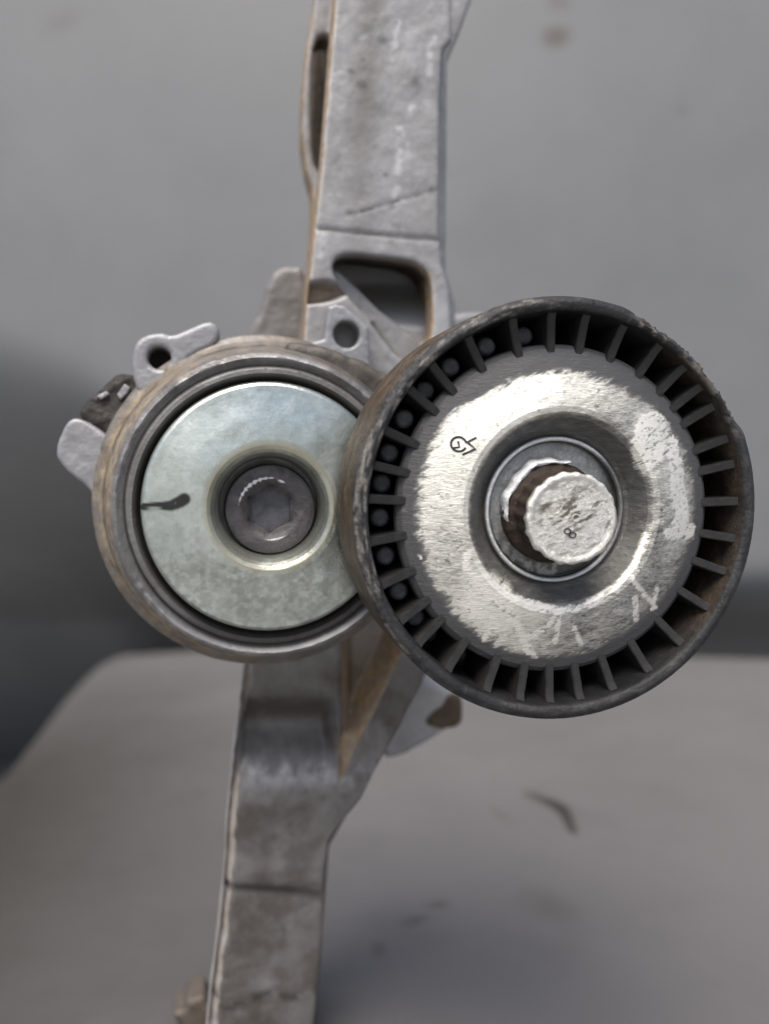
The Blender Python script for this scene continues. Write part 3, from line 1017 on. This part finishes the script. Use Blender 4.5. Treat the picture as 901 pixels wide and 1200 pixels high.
# ---------------- socket bolt in the middle of the tensioner
def build_socket_bolt():
    k0 = -25.3
    su, sv = P(317, 597, k0)
    nseg = 144
    ph = np.arange(nseg) * 2 * math.pi / nseg
    hexr = 4.2 * math.cos(math.pi / 6) / np.cos((ph % (math.pi / 3)) - math.pi / 6)
    hexr = 4.25 * math.cos(math.pi / 6) / np.cos(((ph + math.pi / 6) % (math.pi / 3)) - math.pi / 6)
    rows = []

    def row(rr, kk, hexf=0.0):
        rr = rr * (1 - hexf) + hexf * hexr
        rows.append(np.stack([su + rr * np.cos(ph), np.full(nseg, -kk), sv + rr * np.sin(ph)], 1))
    one = np.ones(nseg)
    for rr, kk in ((8.3, -29.5), (8.3, k0 - 0.7), (8.05, k0 - 0.15), (7.7, k0), (7.0, k0 + 0.03), (6.0, k0), (5.3, k0 - 0.05), (5.05, k0 - 0.25)):
        row(one * rr, kk)
    row(one * 4.75, k0 - 0.55, 0.55)
    row(one, k0 - 0.9, 1.0)
    row(one, k0 - 2.6, 1.0)
    nhex = len(rows)
    V = np.concatenate(rows) * MM
    faces = []
    for i in range(nhex - 1):
        for j in range(nseg):
            j2 = (j + 1) % nseg
            faces.append((i * nseg + j, (i + 1) * nseg + j, (i + 1) * nseg + j2, i * nseg + j2))
    me = bpy.data.meshes.new('socket_bolt')
    me.from_pydata(V.tolist(), [], faces)
    bm = bmesh.new()
    bm.from_mesh(me)
    bmesh.ops.recalc_face_normals(bm, faces=bm.faces)
    bm.to_mesh(me)
    bm.free()
    c = coords(me)
    r = np.hypot(c[:, 0] / MM - su, c[:, 2] / MM - sv)
    setattr_f(me, 'grime_shade', np.clip(0.8 * sstep(8.0, 8.3, r) + 0.45 * np.exp(-((r - 4.3) / 0.25) ** 2), 0, 1))
    finish(me, M_SOCK, 40)
    o = part('socket_bolt', me)
    fl = lathe('socket_floor', [(4.4, k0 - 2.4), (3.6, k0 - 2.5), (1.6, k0 - 2.7), (0.9, k0 - 2.9), (0.1, k0 - 3.3)], su, sv, 48)
    setattr_f(fl, 'grime_shade', np.zeros(len(fl.vertices)))
    finish(fl, M_HEX, 40)
    part('socket_floor', fl, o)
    # bright arcs laid on as highlights round the socket
    for a0, a1, rr, w in ((75, 175, 5.75, 0.42), (255, 305, 5.6, 0.22), (60, 78, 5.5, 0.3)):
        n = 26
        vs, fs = [], []
        for i in range(n + 1):
            a = math.radians(a0 + (a1 - a0) * i / n)
            ww = w * math.sin(math.pi * (i + 0.4) / (n + 0.8)) * (0.75 + 0.5 * math.sin(i * 2.3))
            for rad, kz in ((rr - ww, k0 - 0.06), (rr, k0 + 0.09), (rr + ww, k0 - 0.02)):
                vs.append(((su + rad * math.cos(a)) * MM, -kz * MM, (sv + rad * math.sin(a)) * MM))
        for i in range(n):
            for q in (0, 1):
                b = i * 3 + q
                fs.append((b, b + 1, b + 4, b + 3))
        sm = bpy.data.meshes.new('glint_arc')
        sm.from_pydata(vs, [], fs)
        setattr_f(sm, 'grime_shade', np.zeros(len(vs)))
        finish(sm, M_SHINY, 80)
        part('glint_arc', sm, o)
    return o


build_socket_bolt()


# ---------------- pulley
def rim_disp(RR, KK, PH):
    deg = np.degrees(PH) % 360
    p = np.stack([np.cos(PH).ravel() * 9, np.sin(PH).ravel() * 9, KK.ravel() * 0.4], 1)
    n1 = (fbm(p * 2.2, 4, 3) - .5).reshape(RR.shape)
    n2 = (fbm(p * 6, 3, 7) - .5).reshape(RR.shape)
    outer = sstep(33.2, 34.6, RR) * sstep(-6, -1, KK)
    chip = sstep(22, 30, deg) * sstep(75, 66, deg) + 0.35 * sstep(108, 116, deg) * sstep(172, 150, deg)
    RR = RR - outer * chip * (0.45 + 2.2 * np.maximum(0, n1 + 0.12) + 1.5 * n2)
    front = sstep(-2.0, -0.4, KK)
    KK = KK + front * (n1 * 0.4 + n2 * 0.35) * (0.35 + chip) - 0.8 * front * chip * outer
    return RR, KK


def build_pulley():
    prof = [(35.0, -19.5), (35.0, -1.2), (34.8, -0.45), (34.3, -0.05), (33.8, 0.1), (33.3, 0.0), (32.85, -0.25), (32.6, -0.8), (32.3, -3), (31.7, -14.5), (26.4, -14.5),
            (26.0, -14.0), (25.4, -5.6), (24.5, -5.4), (12, -6.5), (12, -19.0), (34.5, -20.0), (35.0, -19.5)]
    me = lathe('idler_pulley', prof, 0, 0, 720, 0.5, rim_disp, True)
    c, n = coords(me), normals(me)
    x, z = c[:, 0] / MM, c[:, 2] / MM
    r, kk = np.hypot(x, z), -c[:, 1] / MM
    deg = np.degrees(np.arctan2(z, x)) % 360
    noi = fbm(c / MM * 0.25, 4, 6)
    fin = fbm(c / MM * 0.9, 4, 9)
    front = sstep(32.5, 32.9, r) * sstep(-2, -0.8, kk)
    pol = np.stack([deg * 0.10, r * 1.3, kk * 0.5], 1)
    circ = fbm(pol, 4, 13)
    circ2 = fbm(pol * np.array([3.0, 2.0, 2.0]), 3, 17)
    upl = sstep(85, 110, deg) * sstep(215, 190, deg)
    chipz = sstep(18, 30, deg) * sstep(76, 64, deg)
    scuff = front * (0.10 + 0.25 * sstep(0.45, 0.6, circ) + 0.75 * upl * sstep(0.44, 0.56, circ2)) * (1 - 0.35 * sstep(0.5, 0.62, fin))
    sidew = sstep(34.0, 34.6, r) * sstep(-0.8, -1.8, kk)
    tan = sidew * (0.75 + 0.25 * sstep(0.4, 0.6, noi))
    inner = sstep(31.4, 31.6, r) * sstep(32.8, 32.5, r) * sstep(-15, -13, kk)
    tan = np.maximum(tan, inner * 0.4 * (sstep(300, 330, deg) + sstep(70, 40, deg)).clip(0, 1))
    lip = np.exp(-((r - 34.7) / 0.28) ** 2) * sstep(-1.6, -0.4, kk) * sstep(150, 170, deg) * sstep(250, 215, deg)
    chip = np.clip(0.9 * lip * sstep(0.4, 0.55, fin), 0, 1)
    chip = np.maximum(chip, front * chipz * sstep(0.53, 0.6, fin + 0.1 * (noi - .5)) * 0.6)
    chip = np.maximum(chip, 0.9 * blob(deg, r * 3, 46, 33.4 * 3, 5, 4, 0, 0.7) * front * sstep(0.35, 0.5, fin))
    chip = np.maximum(chip, 0.8 * front * sstep(0.6, 0.66, circ2) * upl)
    for nme, v in (('scuff', scuff), ('tan', np.clip(tan, 0, 1)), ('chip', chip)):
        setattr_f(me, nme, v)
    finish(me, M_PLAS, 50)
    return part('idler_pulley', me)


pulley = build_pulley()

# ribs, at the uneven spacing counted on the photograph (degrees clockwise from the top)
meas = [6, 17.6, 29.9, 40, 48, 55.4, 66.5, 74.9, 87] + [90 + a for a in (9, 19.9, 32.6, 46.6, 59.7, 72, 82.4)] + \
       [270 - a for a in (88.4, 79.3, 68.9, 55.6, 43.7, 35, 22.8, 9.4)] + [270 + a for a in (3.4, 13.5, 24.2, 37.9, 47.4, 60.4, 74.3, 85.8)]


def rib_mesh():
    bm = bmesh.new()
    t0, t1 = 0.72, 0.95
    pts = []
    for (r, k) in ((26.0, -14.8), (32.1, -14.8), (32.5, -1.5), (31.3, -2.1), (26.0, -2.9)):
        pts.append((r, k))
    front = [bm.verts.new((r * MM, -k * MM, (t0 if k > -5 else t1) * MM)) for r, k in pts]
    backv = [bm.verts.new((r * MM, -k * MM, -(t0 if k > -5 else t1) * MM)) for r, k in pts]
    bm.faces.new(front)
    bm.faces.new(backv[::-1])
    for i in range(5):
        j = (i + 1) % 5
        bm.faces.new((front[j], front[i], backv[i], backv[j]))
    bmesh.ops.recalc_face_normals(bm, faces=bm.faces)
    ed = [e for e in bm.edges if all(-v.co.y / MM > -4 for v in e.verts)]
    bmesh.ops.bevel(bm, geom=ed, offset=0.16 * MM, segments=2, affect='EDGES')
    me = bpy.data.meshes.new('rib')
    bm.to_mesh(me)
    bm.free()
    return finish(me, M_RIB, 40)


def boss_mesh(top):
    me = lathe('molded_boss', [(1.75, -14.8), (1.6, top - 0.6), (1.3, top - 0.15), (0.95, top), (0.5, top - 0.08), (0.1, top - 0.1)], 29.6, 0, 18)
    return finish(me, M_BOSS, 40)


RIB, BOSS, BOSS_LOW = rib_mesh(), boss_mesh(-6.4), boss_mesh(-11.5)
angs = []
for a in meas:
    t = math.radians(90 - a)
    t = math.atan2(math.sin(t), math.cos(t) / 0.955)
    angs.append(t)
for i, t in enumerate(angs):
    o = link('rib', RIB, pulley)
    o.rotation_euler = (0, -t, 0)
    nt = angs[(i + 1) % len(angs)]
    gap = (t - nt) % (2 * math.pi)
    b = link('molded_boss', BOSS if 225 < meas[i] < 345 else BOSS_LOW, pulley)
    b.rotation_euler = (0, -(t - gap * 0.5), 0)


# cap of the pulley
def cap_prof():
    return [(26.0, -5.8), (27.5, -5.5), (27.75, -4.8), (27.5, -3.9), (26.7, -3.1), (25.0, -2.5), (22, -1.7), (19, -0.9), (17.2, -0.55), (16.3, -0.7), (15.4, -1.4), (14.4, -2.9),
            (13.4, -4.4), (12.5, -5.3), (12.0, -5.6), (10.5, -6.2)]


def build_cap():
    def dsp(RR, KK, PH):
        p = np.stack([RR.ravel() * np.cos(PH.ravel()) * 0.13, RR.ravel() * np.sin(PH.ravel()) * 0.13, 0 * RR.ravel()], 1)
        return RR, KK + (fbm(p, 3, 24) - .5).reshape(RR.shape) * 0.45 * sstep(14, 17, RR) * sstep(27, 24, RR)
    me = lathe('pulley_cap', cap_prof(), 0, 0, 640, 0.13, dsp)
    c = coords(me)
    px, py = to_px(c)
    x, z = c[:, 0] / MM, c[:, 2] / MM
    r = np.hypot(x, z)
    deg = np.degrees(np.arctan2(z, x)) % 360
    noi = fbm(c / MM * 0.22, 5, 3)
    # streak noise along the brushing direction (up to the right)
    a = math.radians(32)
    s1, s2 = x * math.cos(a) + z * math.sin(a), -x * math.sin(a) + z * math.cos(a)
    stk = fbm2(s1 * 0.35, s2 * 1.6, 5, 4)
    fine = fbm2(s1 * 1.1, s2 * 4.0, 4, 8)
    top = sstep(30, 60, deg) * sstep(150, 120, deg)
    rout = 24.4 - 1.5 * top - 0.3 * sstep(0, 30, deg) * sstep(60, 30, deg) - 0.5 * sstep(280, 310, deg) + 0.5 * sstep(215, 235, deg) * sstep(290, 270, deg)
    rj = r + (stk - .5) * 4.0 + (fine - .5) * 2.0
    wear = sstep(rout + 0.7, rout - 1.2, rj) * sstep(25.5, 24.6, r + (fine - .5)) * sstep(15.4, 16.6, r + (noi - .5) * 0.8)
    dens = 0.72 + 0.65 * (stk - .5) + 0.35 * (fine - .5)
    dens += 0.30 * blob(px, py, 590, 480, 110, 60, -30, 0.7)  # more bare metal here, painting in the cap's highlights
    dens += 0.12 * blob(px, py, 520, 600, 50, 90, 0, 0.7)
    dens += 0.40 * blob(px, py, 580, 715, 55, 48, 45, 0.6)
    dens -= 0.22 * blob(px, py, 535, 655, 26, 40, -10, 0.7)
    dens -= 0.30 * blob(px, py, 725, 505, 36, 60, -45, 0.7)
    dens -= 0.28 * blob(px, py, 720, 715, 95, 40, -30, 0.7)
    dens -= 0.25 * blob(px, py, 765, 620, 20, 45, 0, 0.6)
    dens -= 0.45 * blob(px, py, 640, 503, 14, 9, 0, 0.6)
    wear = wear * np.clip(dens, 0, 1)
    w = np.zeros_like(px)  # bright scratches plus highlights painted onto the worn metal
    jx, jy = px + (noi - .5) * 10 + (fine - .5) * 10, py + (stk - .5) * 16
    w = np.maximum(w, blob(jx, jy, 762, 518, 20, 38, 12, 0.25) * sstep(0.3, 0.42, fine + 0.06))
    w = np.maximum(w, stroke(jx, jy, [(785, 520), (795, 560), (797, 620)], 9, 0.25))
    w = np.maximum(w, stroke(jx, jy, [(785, 626), (812, 622)], 8, 0.3))
    w = np.maximum(w, 0.9 * blob(jx, jy, 575, 705, 30, 38, -40, 0.3) * sstep(0.34, 0.44, stk + 0.04))
    w = np.maximum(w, 0.85 * blob(jx, jy, 590, 470, 85, 32, -32, 0.5) * sstep(0.40, 0.52, stk + 0.05))
    for pts, ww in [([(548, 650), (545, 665), (560, 680), (600, 720), (620, 765)], 4.5), ([(598, 715), (612, 745), (626, 770)], 4), ([(612, 752), (640, 735), (655, 718)], 3.0),
                    ([(655, 718), (653, 738), (650, 752)], 3.2), ([(673, 735), (677, 746), (680, 755)], 3.0), ([(737, 672), (745, 684), (768, 712)], 2.8), ([(744, 700), (745, 726)], 3.5),
                    ([(770, 690), (764, 714)], 2.2), ([(600, 700), (655, 716), (672, 712)], 4), ([(577, 730), (566, 752)], 3), ([(486, 652), (492, 654)], 3.0)]:
        w = np.maximum(w, stroke(px + (fine - .5) * 5, py + (stk - .5) * 6, pts, ww, 0.5))
    w = np.maximum(w, 0.8 * stroke(px, py, [(690, 706), (722, 688), (742, 664), (756, 628)], 4.0, 0.9))  # painted highlights along the recess lip
    w = np.maximum(w, 0.6 * sstep(15.6, 16.2, r) * sstep(17.5, 16.8, r) * sstep(180, 240, deg) * sstep(330, 280, deg))
    w = w * sstep(25.6 - 2.3 * top, 24.6 - 2.3 * top, r + (stk - .5) * 2.0)
    w = np.clip(w * (0.6 + 0.8 * sstep(0.30, 0.55, fine) * sstep(0.25, 0.45, stk)), 0, 1)
    wear = np.maximum(wear, w)
    spk = sstep(0.66, 0.72, fbm(c / MM * 1.6, 3, 41)) * sstep(16, 17, r)
    wear = wear * (1 - 0.45 * spk)
    setattr_f(me, 'wear', np.clip(wear, 0, 1))  # worn coating plus the painted highlights
    setattr_f(me, 'scratch_glare', np.clip(w, 0, 1))
    setattr_f(me, 'annulus', sstep(rout + 0.9, rout - 0.6, r + (stk - .5) * 2.5) * sstep(25.7, 24.7, r) * (0.55 + 0.45 * sstep(14.8, 16.4, r)))
    finish(me, M_CAP, 60)
    return part('pulley_cap', me)


cap = build_cap()


def cap_k(r):
    pr = sorted(cap_prof(), key=lambda p: p[0])
    return float(np.interp(r, [p[0] for p in pr], [p[1] for p in pr]))


def ribbon(name, strokes, k_of, width, mat, parent, h=0.07):
    """raised or inked thin strokes, each a flattened half-round bead, given in (u, v)"""
    vs, fs = [], []
    for st in strokes:
        base = len(vs)
        n = len(st)
        for i, (u, v) in enumerate(st):
            a, b = st[max(0, i - 1)], st[min(n - 1, i + 1)]
            tx, ty = b[0] - a[0], b[1] - a[1]
            L = math.hypot(tx, ty) or 1
            nx, ny = -ty / L, tx / L
            k = k_of(u, v)
            for off, hh in ((-1, -0.25), (-0.6, h), (0.6, h), (1, -0.25)):
                vs.append(((u + nx * off * width) * MM, -(k + hh) * MM, (v + ny * off * width) * MM))
        for i in range(n - 1):
            for q in range(3):
                b = base + i * 4 + q
                fs.append((b, b + 1, b + 5, b + 4))
        fs.append((base, base + 1, base + 2, base + 3))
        e = base + (n - 1) * 4
        fs.append((e + 3, e + 2, e + 1, e))
    me = bpy.data.meshes.new(name)
    me.from_pydata(vs, [], fs)
    setattr_f(me, 'grime_shade', np.zeros(len(vs)))
    bm = bmesh.new()
    bm.from_mesh(me)
    bmesh.ops.recalc_face_normals(bm, faces=bm.faces)
    bm.to_mesh(me)
    bm.free()
    finish(me, mat, 60)
    return part(name, me, parent)


def capP(pts):
    return [P(x, y, -1.3) for x, y in pts]


def arc_px(cx, cy, rx, ry, a0, a1, n=18):
    return [(cx + rx * math.cos(math.radians(a0 + (a1 - a0) * i / n)), cy - ry * math.sin(math.radians(a0 + (a1 - a0) * i / n))) for i in range(n + 1)]


ribbon('stamped_mark', [capP(arc_px(537.5, 520.5, 8.5, 8.5, 10, 330)), capP([(531, 525), (538, 524), (537, 517)]), capP([(541, 533), (556, 526), (549, 520), (546, 519), (557, 513)])],
       lambda u, v: cap_k(math.hypot(u, v)) + 0.1, 0.24, M_INK, cap, 0.06)


# washer and bolt in the middle of the pulley
def build_washer():
    me = lathe('washer', [(12.4, -6.4), (12.4, -4.6), (12.2, -4.3), (11.9, -4.25), (11.6, -4.45), (11.5, -5.3), (11.2, -5.45), (8, -5.2), (5, -5.2), (4.5, -6)], 0, 0, 200, 0.25)
    c = coords(me)
    r = np.hypot(c[:, 0], c[:, 2]) / MM
    px, py = to_px(c)
    noi = fbm(c / MM * 0.5, 4, 3)
    g = 0.9 * np.exp(-((r - 11.4) / 0.2) ** 2) + 0.75 * sstep(600, 660, py + (noi - .5) * 60) * sstep(11.5, 11.2, r) * sstep(0.4, 0.5, noi) + 0.6 * sstep(690, 720, px) * sstep(11.5, 11.2, r)
    setattr_f(me, 'grime_shade', np.clip(g, 0, 1))
    finish(me, M_WASH, 45)
    o = part('washer', me)
    rm = lathe('washer_rim', [(12.35, -4.7), (12.3, -4.2), (12.1, -3.95), (11.85, -3.95), (11.65, -4.2), (11.6, -4.7)], 0, 0, 200)
    c = coords(rm)
    deg = np.degrees(np.arctan2(c[:, 2], c[:, 0])) % 360
    setattr_f(rm, 'grime_shade', 0.75 * (sstep(300, 330, deg) + sstep(60, 35, deg)).clip(0, 1))  # right side darkened in colour, as if turned from the light
    finish(rm, M_SHINY, 60)
    part('washer_rim', rm, o)
    return o


build_washer()


def build_bolt():
    # the bolt leans a little, so its axis runs from the washer centre to the head centre seen in the photo
    bu0, bv0 = P(645, 600, -5.2)
    KT = 4.7
    bu1, bv1 = P(671, 608, KT)

    def ax(k):
        t = (k + 5.2) / (KT + 5.2)
        return bu0 + (bu1 - bu0) * t, bv0 + (bv1 - bv0) * t
    nseg = 288
    ph = np.arange(nseg) * 2 * math.pi / nseg
    lob = 0.5 + 0.5 * np.cos(19 * ph)

    def mesh(name, rows_def, mat, capend):
        rows = []
        for (rr, kk, amp, nz) in rows_def:
            cu_, cv_ = ax(kk)
            n = (fbm(np.stack([np.cos(ph) * rr * 0.9, np.sin(ph) * rr * 0.9, np.full(nseg, kk * 0.9)], 1), 3, 4) - .5) * nz
            r_ = rr - amp * lob + n
            rows.append(np.stack([cu_ + 1.04 * r_ * np.cos(ph), -(kk + n * 0.6 * (rr < 6.5)), cv_ + r_ * np.sin(ph)], 1))
        V = np.concatenate(rows) * MM
        fs = []
        for i in range(len(rows) - 1):
            for j in range(nseg):
                j2 = (j + 1) % nseg
                fs.append((i * nseg + j, (i + 1) * nseg + j, (i + 1) * nseg + j2, i * nseg + j2))
        if capend:
            fs.append(tuple((len(rows) - 1) * nseg + j for j in range(nseg)))
        me = bpy.data.meshes.new(name)
        me.from_pydata(V.tolist(), [], fs)
        bm = bmesh.new()
        bm.from_mesh(me)
        bmesh.ops.recalc_face_normals(bm, faces=bm.faces)
        bm.to_mesh(me)
        bm.free()
        setattr_f(me, 'grime_shade', np.zeros(len(me.vertices)))
        return finish(me, mat, 50)
    body = mesh('pulley_bolt', [(8.6, -6.0, 0, .2), (8.6, -4.2, 0.1, .3), (8.3, -3.4, 0.2, .4), (7.8, -3.0, 0.3, .4), (7.1, -2.6, 0.3, .4), (7.0, -1, 0.3, .4), (7.0, 1, 0.3, .4),
                                (7.0, 3, 0.3, .35), (7.05, 3.6, 0.3, .3), (7.1, 4.05, 0.28, .3)], M_RUST, False)
    bolt = part('pulley_bolt', body)
    rows = [(7.4, 3.3, 0.20, .5), (7.5, 3.9, 0.18, .5), (7.4, KT - 0.3, 0.14, .45), (7.1, KT, 0.08, .4), (6.75, KT + 0.02, 0.03, .3), (6.35, KT - 0.12, 0.0, .4)]
    for r in np.arange(6.1, 0.1, -0.22):
        rows.append((float(r), KT - 0.2, 0.0, .16))
    head = mesh('bolt_face', rows, M_BOLT, True)
    c = coords(head)
    px, py = to_px(c)
    f1 = fbm(c / MM * 0.8, 4, 6)
    x, z = c[:, 0] / MM, c[:, 2] / MM
    a = math.radians(25)
    stk = fbm2((x * math.cos(a) + z * math.sin(a)) * 0.5, (-x * math.sin(a) + z * math.cos(a)) * 2.0, 4, 3)
    g = 0.75 * sstep(0.52, 0.62, stk) * blob(px, py, 690, 600, 40, 20, 0, 0.7) + 0.5 * sstep(0.55, 0.66, stk) + 0.6 * blob(px, py, 640, 595, 10, 5, 20, 0.8)
    rr = np.hypot(x - bu1, z - bv1)
    g = g * sstep(6.8, 6.0, rr)
    at = head.attributes['grime_shade']
    at.data.foreach_set('value', np.clip(g, 0, 1).astype(np.float32))
    part('bolt_face', head, bolt)
    # bright strip standing for the highlight on the flange edge, upper left
    vs, fs = [], []
    n = 60
    for i in range(n + 1):
        t = i / n
        a = math.radians(75 + 115 * t)
        w = 0.85 * math.sin(math.pi * (0.04 + 0.92 * t)) ** 0.6
        rc = 8.7 + 0.16 * math.sin(a * 16) + 0.2 * math.sin(a * 7)
        uu, vv = bu0 + 0.2, bv0
        for off, kz in ((-1, -3.9), (-0.3, -3.0 + 0.12 * math.sin(a * 16)), (0.4, -3.15), (1, -4.6)):
            rad = rc + off * w
            vs.append(((uu + rad * math.cos(a)) * MM, -kz * MM, (vv + rad * math.sin(a)) * MM))
    for i in range(n):
        for q in range(3):
            b = i * 4 + q
            fs.append((b, b + 1, b + 5, b + 4))
    lip = bpy.data.meshes.new('flange_glint')
    lip.from_pydata(vs, [], fs)  # lip is the highlight strip on the flange edge
    setattr_f(lip, 'grime_shade', np.zeros(len(vs)))
    finish(lip, M_SHINY, 80)
    part('flange_glint', lip, bolt)

    # raised characters on the head
    def hp(pts):
        return [P(x_, y_, KT - 0.2) for x_, y_ in pts]
    kf = lambda u, v: KT - 0.2
    glyphs = [
        [arc_px(664.5, 622.5, 3.6, 3.0, 0, 360, 14), arc_px(670.5, 627, 3.8, 3.2, 0, 360, 14)],
        [arc_px(674.5, 607, 4.4, 4.4, 0, 360, 16), [(667, 610), (671, 608)]],
        [[(689, 590), (696, 588), (690, 597), (698, 596)]],
        [[(653, 588), (660, 590), (654, 602)]],
        [[(640, 596), (641, 606), (648, 606)]],
    ]
    for g in glyphs:
        ribbon('embossed_character', [hp(s) for s in g], kf, 0.14, M_INK if g is glyphs[0] else M_BOLT, bolt, 0.16)
    return bolt


build_bolt()
